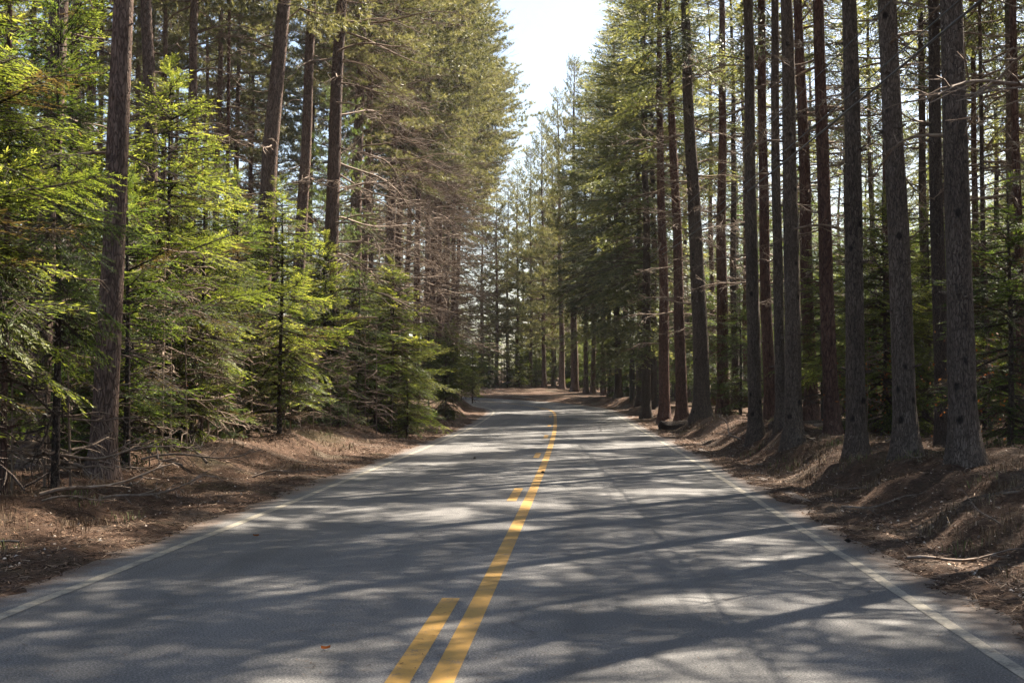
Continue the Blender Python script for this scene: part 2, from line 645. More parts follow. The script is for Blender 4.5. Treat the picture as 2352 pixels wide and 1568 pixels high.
def tuft_branch(Ln, r, nl=.165, nw=.024, per=18, ntw=9, start=.35, rise=.22):
    """a pine branch along +x with needle tufts toward its ends"""
    wood = Geo()
    path = np.array([[u * Ln, .05 * Ln * math.sin(4 * u + 1) * u, Ln * (-.10 * u + rise * u * u)] for u in np.linspace(0, 1, 8)])
    wood.add(*tube(path, np.linspace(.014 + .007 * Ln, .006, 8), 3, False))
    C, A = [], []
    sgn = 1
    for u in np.linspace(start, 1, ntw):
        i = min(6, int(u * 7))
        f = u * 7 - i
        p = path[i] * (1 - f) + path[i + 1] * f
        sgn = -sgn
        l2 = Ln * (.42 * (1 - .65 * u)) * r.uniform(.6, 1.2) + .12
        ang = math.radians(r.uniform(30, 62)) * sgn if u < .99 else 0
        d = nrm(np.array([math.cos(ang), math.sin(ang), r.uniform(-.05, .45)]))
        e = p + d * l2 + np.array([0, 0, .12 * l2])
        wood.add(*tube(np.array([p, (p + e) / 2 - UP * .02, e]), [.007, .0055, .004], 3, False))
        for v in np.linspace(.45, 1, max(2, int(l2 / .16))):
            C.append(p + (e - p) * v + r.normal(0, .05, 3) * (1.2 - v))
            A.append(nrm(d + UP * .5 + r.normal(0, .3, 3)))
            if r.random() < .75:
                s_ = nrm(np.cross(d, UP)) * r.choice([-1, 1])
                dd = nrm(d * .7 + s_ * .8 + UP * r.uniform(0, .5))
                c2 = C[-1] + dd * r.uniform(.12, .28)
                wood.add(*tube(np.array([C[-1], c2]), [.004, .003], 3, False))
                C.append(c2)
                A.append(nrm(dd + UP * .4))
    C = np.array(C)
    A = np.array(A)
    n = len(C)
    D = nrm(A[:, None, :] * .75 + r.normal(0, .62, (n, per, 3)))
    L = nl * r.uniform(.7, 1.15, (n, per, 1))
    side = nrm(np.cross(D, r.normal(0, 1, (n, per, 3))))
    base = C[:, None, :] + r.normal(0, .018, (n, per, 3))
    V = np.stack([base - side * nw * .5, base + side * nw * .5, base + D * L], 2).reshape(-1, 3)
    T = np.arange(n * per * 3).reshape(-1, 3)
    tone = (r.uniform(.0, 1.0, (n, 1)) * .75 + r.uniform(0, .3, (n, per))).ravel()
    return wood.arrays(), (V, T, tone)


def bare_branch(Ln, r, droop=.25, ntw=14, fine=.0045, thick=.012):
    g = Geo()
    ph = r.random() * 6
    path = np.array([[u * Ln, .11 * Ln * math.sin(4.5 * u + ph) * u, Ln * (.06 * u - droop * u * u + .03 * math.sin(7 * u + ph))] for u in np.linspace(0, 1, 9)])
    g.add(*tube(path, np.linspace(thick + .005 * Ln, fine, 9), 4, False))
    sgn = 1
    for u in np.linspace(.22, .98, ntw):
        i = min(7, int(u * 8))
        f = u * 8 - i
        p = path[i] * (1 - f) + path[i + 1] * f
        sgn = -sgn
        l2 = Ln * .34 * (1.1 - .7 * u) * r.uniform(.4, 1.2)
        ang = math.radians(r.uniform(25, 60)) * sgn
        d = nrm(np.array([math.cos(ang), math.sin(ang), r.normal(-.12, .3)]))
        e = p + d * l2
        mid = (p + e) / 2 + r.normal(0, .05, 3) * l2
        g.add(*tube(np.array([p, mid, e]), [fine * 1.3, fine * 1.1, fine * .7], 3, False))
        for _ in range(2):
            v = r.uniform(.35, .9)
            q = p + (e - p) * v
            dd = nrm(d + r.normal(0, .6, 3))
            g.add(*tube(np.array([q, q + dd * l2 * r.uniform(.25, .5)]), [fine * .9, fine * .6], 3, False))
    return g.arrays()


def place(arr, kind, out, sc_, roll, pitch, az, pos, tadd=0.):
    """transform template arrays and append to Geo"""
    V = arr[0] * sc_
    cr, sr = math.cos(roll), math.sin(roll)
    V = np.stack([V[:, 0], V[:, 1] * cr - V[:, 2] * sr, V[:, 1] * sr + V[:, 2] * cr], -1)
    cp, sp = math.cos(pitch), math.sin(pitch)
    V = np.stack([V[:, 0] * cp - V[:, 2] * sp, V[:, 1], V[:, 0] * sp + V[:, 2] * cp], -1)
    ca, sa = math.cos(az), math.sin(az)
    V = np.stack([V[:, 0] * ca - V[:, 1] * sa, V[:, 0] * sa + V[:, 1] * ca, V[:, 2]], -1) + pos
    if kind == 'wood':
        out.add(V, arr[1], arr[2])
    elif kind == 'q':
        out.add(V, None, arr[1], arr[2] + tadd)
    else:
        out.add(V, arr[1], None, arr[2] + tadd)


tr = np.random.default_rng(3)
SP = {L: [spray(L, tr) for _ in range(3)] for L in (.5, 1.0, 1.7)}
SPC = {L: [spray(L, tr, .17, .055, .085, .2, .36, .16, .058) for _ in range(3)] for L in (1.0, 2.0, 3.2)}
TB = {L: [tuft_branch(L, tr, ntw=n_) for _ in range(3)] for L, n_ in ((1.2, 6), (2.2, 9), (3.4, 12))}
TBS = {L: [tuft_branch(L, tr, .11, .009, 16, n_, .25, .10) for _ in range(3)] for L, n_ in ((.7, 5), (1.3, 8), (2.0, 11))}
BB = {L: [bare_branch(L, tr, dr_, n_, .007, .019) for dr_ in (.12, .25, .36)] for L, n_ in ((.8, 6), (1.8, 11), (3.2, 15), (4.6, 19))}


def pick(T, L, r):
    k = min(T.keys(), key=lambda q: abs(q - L))
    return T[k][r.integers(len(T[k]))], L / k


def young_fir(H, Lmax, z0, r, mat, dens=1.0, T=SP, name="foliage", skew=None):
    """layered young hemlock or fir; returns foliage mesh and wood mesh"""
    fo, wo = Geo(), Geo()
    z = z0
    while z < H * .985:
        u = (z - z0) / (H - z0)
        nb = max(2, int(round((6.6 if u < .85 else 3.4) * dens)))
        a0 = r.random() * 6.28
        for i in range(nb):
            az = a0 + 6.283 * i / nb + r.normal(0, .3)
            L = Lmax * ((1 - u) ** .8 * .92 + .06) * r.uniform(.55, 1.15)
            if u < .12:
                L *= .75
            if skew is not None:
                L *= 1 + skew[0] * math.cos(az - skew[1])
            L = max(L, .18)
            t, s_ = pick(T, L, r)
            if r.random() < .1:
                continue
            pitch = math.radians(-14 + 44 * u + r.normal(0, 13))
            zz = z + r.uniform(-.16, .16)
            dead = -.75 if r.random() < .07 * (1 - u) + .01 else 0.
            pos = np.array([0, 0, zz])
            place(t[0], 'wood', wo, s_, 0, pitch, az, pos)
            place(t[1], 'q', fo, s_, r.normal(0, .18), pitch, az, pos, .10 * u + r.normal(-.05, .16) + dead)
        z += (.20 + .10 * (1 - u)) * (H / 6) ** .5 * r.uniform(.75, 1.25)
    for i in range(int(14 * z0)):
        t, s_ = pick(BB, r.uniform(.4, 1.1), r)
        place(t, 'wood', wo, s_, r.normal(0, .3), math.radians(r.normal(-4, 10)), r.random() * 6.28, np.array([0, 0, r.uniform(.25, z0 + .3)]))
    # leader
    t, s_ = pick(T, .5, r)
    for k in range(4):
        place(t[1], 'q', fo, s_ * (.55 - .05 * k), k * 1.6, math.radians(80 - 9 * k), k * 1.57, np.array([0, 0, H - .22 - .08 * k]), .1)
    return fo.mesh(name, mat), wo


def tall_crown(H, z0, Lmax, r, mat, T, quads, dens=1.0, shape='cone', gap=.0, pitch0=-12, pitch1=35, top=True):
    fo, wo = Geo(), Geo()
    z = z0
    while z < H - .25:
        u = (z - z0) / (H - z0)
        nb = max(2, int(round(4.6 * dens * r.uniform(.7, 1.3))))
        a0 = r.random() * 6.28
        for i in range(nb):
            if r.random() < gap:
                continue
            az = a0 + 6.283 * i / nb + r.normal(0, .3)
            if shape == 'cone':
                e = (1 - u) ** .7 * .9 + .13
            else:
                e = min(1, (.45 + 1.6 * u)) * (1 - max(0, u - .45) / .58) ** .6
            L = max(.35, Lmax * e * r.uniform(.6, 1.15))
            t, s_ = pick(T, L, r)
            pitch = math.radians(pitch0 + (pitch1 - pitch0) * u + r.normal(0, 8))
            pos = np.array([0, 0, z + r.uniform(-.15, .15)])
            place(t[0], 'wood', wo, s_, 0, pitch, az, pos)
            place(t[1], 'q' if quads else 't', fo, s_, r.normal(0, .15), pitch, az, pos, r.normal(0, .12))
        z += .62 * r.uniform(.7, 1.3) / max(.6, dens ** .3)
    return fo.mesh("foliage", mat), wo


def bare_work(z0, z1, Lmin, Lmax, count, r, bias=None, pitch=(-8, 12), T=BB):
    """dead lower branches between two heights; bias = (azimuth, spread)"""
    g = Geo()
    for i in range(count):
        u = r.random()
        z = z0 + (z1 - z0) * u
        L = r.uniform(Lmin, Lmax)
        az = r.random() * 6.283 if bias is None or r.random() < .25 else bias[0] + r.normal(0, bias[1])
        t, s_ = pick(T, L, r)
        place(t, 'wood', g, s_, r.normal(0, .9), math.radians(r.uniform(*pitch)), az, np.array([0, 0, z]))
    return g


def trunk_mesh(path, rad, mat, k=14, stubs=0, r=None, z_st=(1, 8), name="trunk", lump=.07):
    path = np.asarray(path, float)
    n = len(path)
    V, T, Q = tube(path, rad, k, True)
    th = np.arange(k) / k * 2 * math.pi
    jit = 1 + (vnoise(np.repeat(path[:, 2] * 2.3, k) + 17 * rad[0] * 100, np.tile(th * 2.2, n) + 5) - .5) * lump * 2
    core = np.repeat(path, k, 0)
    V[:n * k] = core + (V[:n * k] - core) * jit[:, None]
    # root flare lobes
    fl = np.exp(-np.repeat(path[:, 2] - path[0, 2], k) / .35)
    lob = 1 + fl * .22 * np.tile(np.cos(th * 4 + rad[0] * 40), n)
    V[:n * k] = core + (V[:n * k] - core) * lob[:, None]
    g = Geo()
    g.add(V, T, Q)
    if stubs:
        for i in range(stubs):
            z = r.uniform(*z_st)
            j = min(n - 2, max(0, int(np.searchsorted(path[:, 2] - path[0, 2], z)) - 1))
            a = r.random() * 6.283
            d = np.array([math.cos(a), math.sin(a), r.uniform(-.1, .3)])
            p0 = path[j] + d * rad[j] * .8
            l = r.uniform(.05, .16)
            g.add(*tube(np.array([p0, p0 + d * (rad[j] * .2 + l)]), [.022, .012], 5, True))
    return g.mesh(name, mat, smooth=True)


def trunk_path(p0, lean, H, r, wig=.05, n=34):
    """p0 relative start; lean = horizontal drift per metre (x,y)"""
    zs = np.concatenate([np.linspace(-.5, 1.0, 8), np.linspace(1.35, H, n - 8)])
    ph = r.random(4) * 6
    x = lean[0] * zs + wig * (np.sin(zs * .45 + ph[0]) - math.sin(ph[0])) * .6 + wig * .5 * (np.sin(zs * 1.1 + ph[1]) - math.sin(ph[1])) * .5
    y = lean[1] * zs + wig * (np.sin(zs * .4 + ph[2]) - math.sin(ph[2])) * .6
    return np.stack([x, y, zs], -1)


def trunk_rad(zs, H, dia, tip=.05, flare=.7):
    r0 = dia / 2
    u = np.clip(zs / H, 0, 1)
    return r0 * ((1 - u) ** .8 * (1 - tip) + tip) * 1.05 + r0 * flare * np.exp(-np.clip(zs, 0, 99) / .28)


# ------------------------------------------------------------------ crown and trunk variants (shared meshes)
vr = np.random.default_rng(21)
PINE_H = 27.0
pine_cr = []
for k in range(4):
    f_, w_ = tall_crown(PINE_H, (11.5, 13, 10.5, 14)[k], (3.3, 3.0, 3.5, 2.9)[k], vr, M['pine'], TB, False, (.85, .7, .9, .6)[k], 'round', .15, -14, 42)
    pine_cr.append((f_, w_.mesh("limb_work", M['bark_pine'])))
edge_cr = []            # roadside pines keep living limbs lower on the side of the road
for k in range(3):
    f_, w_ = tall_crown(PINE_H, (12.5, 13.5, 11.5)[k], (4.3, 4.0, 4.5)[k], vr, M['pine'], TB, False, (1.1, 1.0, 1.15)[k], 'round', .05, -20, 40)
    edge_cr.append((f_, w_.mesh("limb_work", M['bark_pine'])))
SPR_H = 24.0
spruce_cr = []
for k in range(4):
    f_, w_ = tall_crown(SPR_H, (6.0, 7.0, 5.0, 8.5)[k], (3.7, 3.5, 3.9, 3.4)[k], vr, M['spruce'], SPC, True, (1.05, .95, 1.1, .85)[k], 'round' if k % 2 else 'cone', .2, -18, 30)
    spruce_cr.append((f_, w_.mesh("limb_work", M['bark_dark'])))
bend_cr = []            # fuller crowns reaching low, at the bend
for k in range(3):
    f_, w_ = tall_crown(SPR_H, (4.0, 6.0, 8.0)[k], (3.9, 3.7, 4.0)[k], vr, M['spruce'], SPC, True, (1.25, 1.1, 1.3)[k], 'cone' if k != 1 else 'round', .18, -14, 44)
    bend_cr.append((f_, w_.mesh("limb_work", M['bark_dark'])))
wood_cr = []            # lighter, loose crowns of the wood beyond the bend
for k in range(3):
    f_, w_ = tall_crown(20., (4.5, 3.2, 6.0)[k], (3.4, 3.1, 3.6)[k], vr, M['pine'], TB, False, (.95, .9, 1.0)[k], 'cone', .15, -12, 38)
    wood_cr.append((f_, w_.mesh("limb_work", M['bark_pine'])))
high_cr = []            # sparse high crowns of the trees crowded along the right side
for k in range(3):
    f_, w_ = tall_crown(SPR_H, (12, 13.5, 12.5)[k], (3.2, 2.9, 3.4)[k], vr, M['spruce'], SPC, True, (.7, .6, .75)[k], 'cone', .2, -15, 30)
    high_cr.append((f_, w_.mesh("limb_work", M['bark_dark'])))
fir_v = []
for k in range(5):
    H_, L_, z_ = ((7, 1.7, 1.9), (6, 1.6, 1.7), (5, 1.5, .9), (6.5, 1.9, 2.0), (3.0, 1.0, .3))[k]
    f_, w_ = young_fir(H_, L_, z_, vr, M['fir_bright' if k != 3 else 'hemlock'], (1.0, 1.1, 1.15, .95, 1.1)[k])
    fir_v.append((f_, w_.mesh("twig_work", M['bark_dark']), H_))
f_, w_ = young_fir(5.3, 2.0, .5, vr, M['fir_bright'], 1.7)
airy = []
bushy = (f_, w_.mesh("twig_work", M['bark_dark']), 5.3)
for k in range(3):
    f_, w_ = young_fir((7, 8, 6)[k], (1.9, 2.1, 1.8)[k], (.8, 1.4, .6)[k], vr, M['fir_bright' if k != 1 else 'hemlock'], .5)
    airy.append((f_, w_.mesh("twig_work", M['bark_dark']), (7, 8, 6)[k]))
hem_v = []
for k in range(3):
    H_, L_, z_ = ((6, 1.9, 1.3), (7.5, 2.1, 2.0), (4, 1.5, .5))[k]
    f_, w_ = young_fir(H_, L_, z_, vr, M['hemlock'], (.85, .85, .9)[k])
    hem_v.append((f_, w_.mesh("twig_work", M['bark_dark']), H_))
wp_f, wp_w = tall_crown(11, 2.5, 2.0, vr, M['white_pine'], TBS, False, 1.1, 'cone', .1, -5, 35)
wp_v = (wp_f, wp_w.mesh("limb_work", M['bark_dark']), 11.)
bare_L = [bare_work(3.5, 13, 1.6, 4.8, 30, vr, (0.0, .9), (-20, 16)).mesh("dead_branchwork", M['twig']) for _ in range(3)]
bare_any = [bare_work(3.0, 13, .8, 2.4, 34, vr, None, (-14, 14)).mesh("dead_branchwork", M['twig']) for _ in range(3)]
bare_few = [bare_work(4.0, 12, .5, 2.0, 12, vr, None, (-14, 14)).mesh("dead_branchwork", M['twig']) for _ in range(2)]
trunk_v = {}
for mk in ('bark_pine', 'bark_red', 'bark_grey', 'bark_dark'):
    trunk_v[mk] = []
    for k in range(4):
        p_ = trunk_path(Z3, (vr.normal(0, .008), vr.normal(0, .008)), 26, vr, .12)
        trunk_v[mk].append(trunk_mesh(p_, trunk_rad(p_[:, 2], 26, .38), M[mk], 10, 6, vr))
sap_trunk = []
for k in range(3):
    p_ = trunk_path(Z3, (0, 0), 1.0 * 6, vr, .03, 22)
    sap_trunk.append(trunk_mesh(p_, trunk_rad(p_[:, 2], 6, .085, .1, .25), M['bark_dark'], 7))

ALLTREES = []


def key_tree(name, cat, label, xb, D, wpx, xt, kind, bark_key, H, group, bare=None, cs=1.0, rot=None, stubs=10, cz=1.0):
    """a tree standing where the photo's trunk stands: foot seen at column xb, depth D, passing column xt at the top of the frame"""
    p = ray(xb, 890, D)
    q = ray(xt, 0, D)
    gx, gy = p[0], p[1]
    g = gz(gx, gy)
    lean = ((q[0] - gx) / (q[2] - g), (q[1] - gy) / (q[2] - g) * .0)
    dia = wpx / F * D
    t = thing(name, label, cat, (gx, gy, g), group)
    r = np.random.default_rng(abs(int(xb * 7 + D)))
    path = trunk_path(Z3, lean, H, r, min(.06, .0012 * D))
    put("trunk", trunk_mesh(path, trunk_rad(path[:, 2], H, dia * 1.0), M[bark_key], 16, stubs, r, (1.0, 9)), t)
    if kind is not None:
        f_, w_, Hc = kind
        zsc = H / Hc * cz
        for nm, me in (("crown", f_), ("limb_work", w_)):
            o = put(nm, me, t, (lean[0] * H * .62, 0, 0), rot if rot is not None else r.random() * 6.28, (cs, cs, zsc))
    if bare is not None:
        put("dead_branchwork", bare, t, (lean[0] * 7, 0, 0), 0 if bare in bare_L else r.random() * 6.28, (1, 1, 1))
    ALLTREES.append((gx, gy))
    return t


def pinec(i):
    return (*pine_cr[i % 4], PINE_H)


def edgec(i):
    return (*edge_cr[i % 3], PINE_H)


def sprc(i):
    return (*spruce_cr[i % 4], SPR_H)


def bendc(i):
    return (*bend_cr[i % 3], SPR_H)


def woodc(i):
    return (*wood_cr[i % 3], 20.)


def highc(i):
    return (*high_cr[i % 3], SPR_H)


GL = "tall pines lining the left side of the road"
left_pines = [
    # label, foot column, depth, width, column at the top, crown, bark, bare branches
    ("thin reddish pine trunk at the far left edge, behind bright hemlock boughs", 10, 17, 14, 12, pinec(1), 'bark_red', None, 20),
    ("thick pine trunk half hidden by hemlock boughs, left of the thickest sunlit trunk", 82, 20.5, 50, 132, pinec(0), 'bark_pine', bare_few[0], 25),
    ("thickest pine trunk on the left, bare with a bright sunlit right edge", 236, 20.5, 55, 273, pinec(2), 'bark_pine', None, 27),
    ("tall leaning pine trunk rising out of green hemlocks, stubby branches up its side", 572, 38, 44, 650, pinec(0), 'bark_pine', bare_few[1], 27),
    ("slimmer leaning pine just right of the tall leaning pine", 664, 44, 31, 711, pinec(3), 'bark_pine', bare_few[0], 26),
    ("dark straight pine behind soft green pine boughs, with long dead limbs", 744, 44, 37, 779, pinec(1), 'bark_pine', bare_L[0], 27),
    ("pine close behind the dark straight pine, its dead limbs arching toward the road", 803, 54, 32, 831, edgec(0), 'bark_pine', bare_L[1], 27),
    ("narrow pine pressed against its thicker neighbour in the left row", 826, 57, 22, 850, pinec(2), 'bark_pine', bare_L[2], 26),
    ("roadside pine with a fan of bare drooping branches, mid row", 887, 66, 24, 914, edgec(1), 'bark_pine', bare_L[0], 27),
    ("second pine of the pair in the left row, thinner and further back", 908, 72, 19, 930, edgec(2), 'bark_red', bare_L[1], 27),
]
for i, (lb, xb, D, wp, xt, cr, bk, br, H) in enumerate(left_pines):
    key_tree("pine_tree", "tree", lb, xb, D, wp, xt, cr, bk, H, GL, br)
row_label = "far roadside pine of the left row, bare limbs below and golden needles above"
for i, (xb, D, wp) in enumerate([(952, 76, 17), (972, 80, 15), (990, 84, 15), (1003, 88, 14), (1020, 92, 13), (1033, 96, 13), (1046, 100, 12), (930, 84, 15), (1012, 104, 12), (985, 98, 12)]):
    key_tree("pine_tree", "tree", row_label, xb, D, wp, xb + 18, edgec(i), 'bark_pine' if i % 3 else 'bark_red', 27.5, GL, bare_L[i % 3], 1.0)
back_label = "slender pine trunk standing back in the left stand, sky showing between the trunks"
for i, (xb, D, wp, xt) in enumerate([(424, 40, 27, 438), (495, 50, 18, 502), (512, 46, 11, 517), (536, 56, 16, 545), (362, 46, 15, 371), (190, 38, 24, 206), (214, 46, 17, 226), (300, 50, 18, 311), (462, 62, 14, 472), (566, 66, 14, 577), (618, 70, 14, 628), (700, 72, 14, 720), (335, 60, 13, 345), (395, 70, 13, 402), (150, 52, 15, 160), (60, 48, 18, 66)]):
    key_tree("pine_tree", "tree", "thin orange-red pine stem among dark trunks on the left" if i == 2 else back_label, xb, D, wp, xt, pinec(i + 1), 'bark_red' if i in (2, 9) else 'bark_pine', 25, "pine trunks standing back on the left", bare_any[i % 3], .8, stubs=5)

GR = "tall spruces lining the right side of the road"
right_trees = [
    ("broadest grey spruce trunk, rightmost of the roadside row on the bank", 2216, 19.2, 62, 2188, highc(0), 'bark_grey', bare_few[0]),
    ("dark trunk half hidden behind the broadest grey spruce trunk", 2166, 25.5, 34, 2150, highc(1), 'bark_dark', bare_few[1]),
    ("second grey spruce trunk from the right, knotty bark, beside the dark half-hidden one", 2080, 21.6, 52, 2048, highc(2), 'bark_grey', bare_few[0]),
    ("third grey spruce trunk from the right, crossed by the overhead cable", 1966, 23.3, 43, 1956, highc(0), 'bark_grey', None),
    ("reddish trunk just left of the third grey spruce", 1913, 29.5, 34, 1884, highc(1), 'bark_red', bare_few[1]),
    ("grey spruce trunk with a slimmer twin touching its left side", 1822, 29.5, 38, 1806, highc(2), 'bark_grey', bare_few[0]),
    ("slimmer twin trunk touching the left of a grey spruce", 1795, 32, 24, 1782, highc(0), 'bark_grey', None),
    ("reddish brown trunk set back behind the twin grey spruces", 1864, 38, 31, 1834, highc(1), 'bark_red', bare_any[0]),
    ("dark straight spruce trunk standing foremost on the bank beside the ditch", 1736, 33, 31, 1718, highc(2), 'bark_grey', bare_few[1]),
    ("reddish straight trunk just right of the dark foremost spruce", 1770, 41, 27, 1751, highc(0), 'bark_red', bare_any[1]),
    ("reddish trunk with a companion behind it, right of the leaning dark spruce", 1662, 53, 27, 1661, highc(1), 'bark_red', bare_any[2]),
    ("thick dark spruce leaning left toward the road, wide foot on the bank", 1612, 50, 37, 1574, highc(2), 'bark_grey', bare_any[0]),
    ("brown trunk just left of the thick leaning spruce, pale dead twigs on it", 1566, 54, 26, 1534, highc(1), 'bark_red', bare_any[1]),
    ("shorter-looking brown trunk left of the pale-twigged one", 1526, 59, 25, 1514, highc(0), 'bark_red', bare_any[2]),
]
for i, (lb, xb, D, wp, xt, cr, bk, br) in enumerate(right_trees):
    key_tree("spruce_tree", "tree", lb, xb, D, wp, xt, cr, bk, 24, GR, br, .95 if i < 4 else (.75 if i < 12 else 1.0), stubs=26 if i < 9 else 12)
for i, (xb, D, wp, xt) in enumerate([(1484, 66, 22, 1478), (1500, 72, 16, 1496), (1470, 78, 16, 1462), (1420, 88, 16, 1412), (1436, 94, 13, 1430), (1402, 98, 12, 1396)]):
    key_tree("spruce_tree", "tree", "dark trunk under the low dense spruce boughs beside the bend", xb, D, wp, xt, bendc(i), 'bark_dark', 24 + (i % 3), "spruces at the bend on the right", bare_few[i % 2], 1.0)
for i, (xb, D, wp, xt) in enumerate([(1362, 108, 11, 1358), (1346, 110, 10, 1344), (1320, 112, 17, 1318), (1291, 118, 13, 1276), (1250, 121, 10, 1240), (1219, 126, 9, 1216), (1166, 130, 8, 1168), (1140, 127, 9, 1138), (1108, 130, 9, 1106), (1272, 126, 8, 1268), (1388, 104, 12, 1386)]):
    key_tree("spruce_tree", "tree", "slim trunk at the outside of the bend, lit from behind", xb, D, wp, xt, bendc(i + 1) if i in (0, 1, 10) else woodc(i), 'bark_pine', (24, 25, 26, 25, 23.5, 21, 19, 18, 18, 22, 24)[i], "slim trees at the outside of the bend", bare_few[i % 2], .85)
key_tree("pine_tree", "tree", "thin orange-barked stem at the outside of the bend, straight above the road's end", 1188, 128, 7, 1186, pinec(3), 'bark_red', 20, None, None, .7)
for i, (xb, D, wp, xt) in enumerate([(2130, 42, 22, 2122), (2252, 46, 18, 2240), (2330, 40, 20, 2322), (2300, 58, 15, 2290), (2036, 38, 16, 2028), (1900, 44, 17, 1878), (1690, 62, 18, 1684), (1716, 66, 14, 1706), (2006, 55, 14, 1998), (1945, 60, 14, 1940), (1640, 70, 14, 1632), (2180, 62, 14, 2172), (2270, 33, 12, 2262), (2345, 28, 22, 2335), (1580, 75, 13, 1572)]):
    key_tree("spruce_tree", "tree", "unseen spruce right of the view, added to shade the near road", xb, D, wp, xt, highc(i), ('bark_dark', 'bark_red', 'bark_grey')[i % 3], 22, "trunks deep in the right stand", bare_any[i % 3], .8, stubs=5)

# filler stand: trees further back on both sides
fr = np.random.default_rng(77)


def spaced(x, y, d):
    return all((x - a) ** 2 + (y - c) ** 2 > d * d for a, c in ALLTREES)


def scatter(n, xr, yr, dmin, smin, fn, tries=6000):
    k = 0
    for _ in range(tries):
        if k >= n:
            break
        x, y = fr.uniform(*xr), fr.uniform(*yr)
        if abs(float(road_s(np.array([x]), np.array([y]))[0])) < smin or not spaced(x, y, dmin):
            continue
        fn(x, y, k)
        ALLTREES.append((x, y))
        k += 1


def filler(name, label, group, crowns, barks, hr, cs, bares):
    def fn(x, y, k):
        H = fr.uniform(*hr)
        t = thing(name, label, "tree", (x, y, gz(x, y)), group, fr.random() * 6.28)
        s_ = H / 26
        d_ = fr.uniform(.7, 1.15)
        tm = trunk_v[barks[k % len(barks)]]
        put("trunk", tm[fr.integers(len(tm))], t, scale=(d_, d_, s_))
        c = crowns[fr.integers(len(crowns))]
        for nm, me in (("crown", c[0]), ("limb_work", c[1])):
            put(nm, me, t, None, fr.random() * 6.28 if nm == "x" else 0, (cs, cs, H / c[2]))
        if bares:
            put("dead_branchwork", bares[fr.integers(len(bares))], t)
    return fn


PC = [(*c, PINE_H) for c in pine_cr]
SC = [(*c, SPR_H) for c in spruce_cr]
HC = [(*c, SPR_H) for c in high_cr]
scatter(28, (-46, -12), (44, 120), 3.0, 8.5, filler("pine_tree", "pine deep in the stand left of the road", "pines deep in the left stand", PC, ('bark_pine', 'bark_red'), (22, 27), .85, bare_any))
scatter(14, (-30, -10), (26, 46), 3.2, 8.5, filler("pine_tree", "pine deep in the stand left of the road", "pines deep in the left stand", PC, ('bark_pine',), (22, 27), .8, bare_few))
near_fn = filler("spruce_tree", "unseen spruce right of the view, added to shade the near road", "trunks deep in the right stand", HC, ('bark_dark', 'bark_grey'), (21.5, 24), .85, bare_any)
for k, (x, y) in enumerate([(5.3, 14.7), (9.0, 16.5), (7.6, 20.5), (12.5, 20.0), (11.0, 24.5)]):  # spruces out of view on the right, added to cast shade on the near road
    near_fn(x, y, k)
    ALLTREES.append((x, y))
scatter(26, (9, 44), (52, 118), 3.8, 7.5, filler("spruce_tree", "unseen spruce right of the view, added to shade the near road", "trunks deep in the right stand", HC, ('bark_dark', 'bark_red', 'bark_grey'), (19, 24), .8, bare_any))
scatter(30, (7.5, 30), (10, 54), 3.2, 6.0, filler("spruce_tree", "unseen spruce right of the view, added to shade the near road", "trunks deep in the right stand", HC, ('bark_dark', 'bark_grey'), (18, 23), 1.0, bare_any))
scatter(36, (-60, -2), (119, 150), 3.6, 6.5, filler("spruce_tree", "crowded conifer in the wood beyond the bend", "trees in the wood beyond the bend", [woodc(0), woodc(1), woodc(2)], ('bark_pine', 'bark_dark'), (15, 20), .95, bare_few))

# ------------------------------------------------------------------ understorey
GU = "young conifers under the pines on the left"


def young(name, label, cat, xb, D, H, v, group, ws=1.0, rot=None, kind=None):
    p = ray(xb, 890, D)
    g = gz(p[0], p[1])
    t = thing(name, label, cat, (p[0], p[1], g), group)
    r = np.random.default_rng(abs(int(xb + D * 3)))
    s_ = H / v[2]
    a = r.random() * 6.28 if rot is None else rot
    o = put("foliage", v[0], t, None, a, (s_ * ws, s_ * ws, s_))
    put("twig_work", v[1], t, None, a, (s_ * ws, s_ * ws, s_))
    put("trunk", sap_trunk[int(xb) % 3], t, None, 0, (s_ * 1.15, s_ * 1.15, H / 6 * .98))
    ALLTREES.append((p[0], p[1]))
    return t


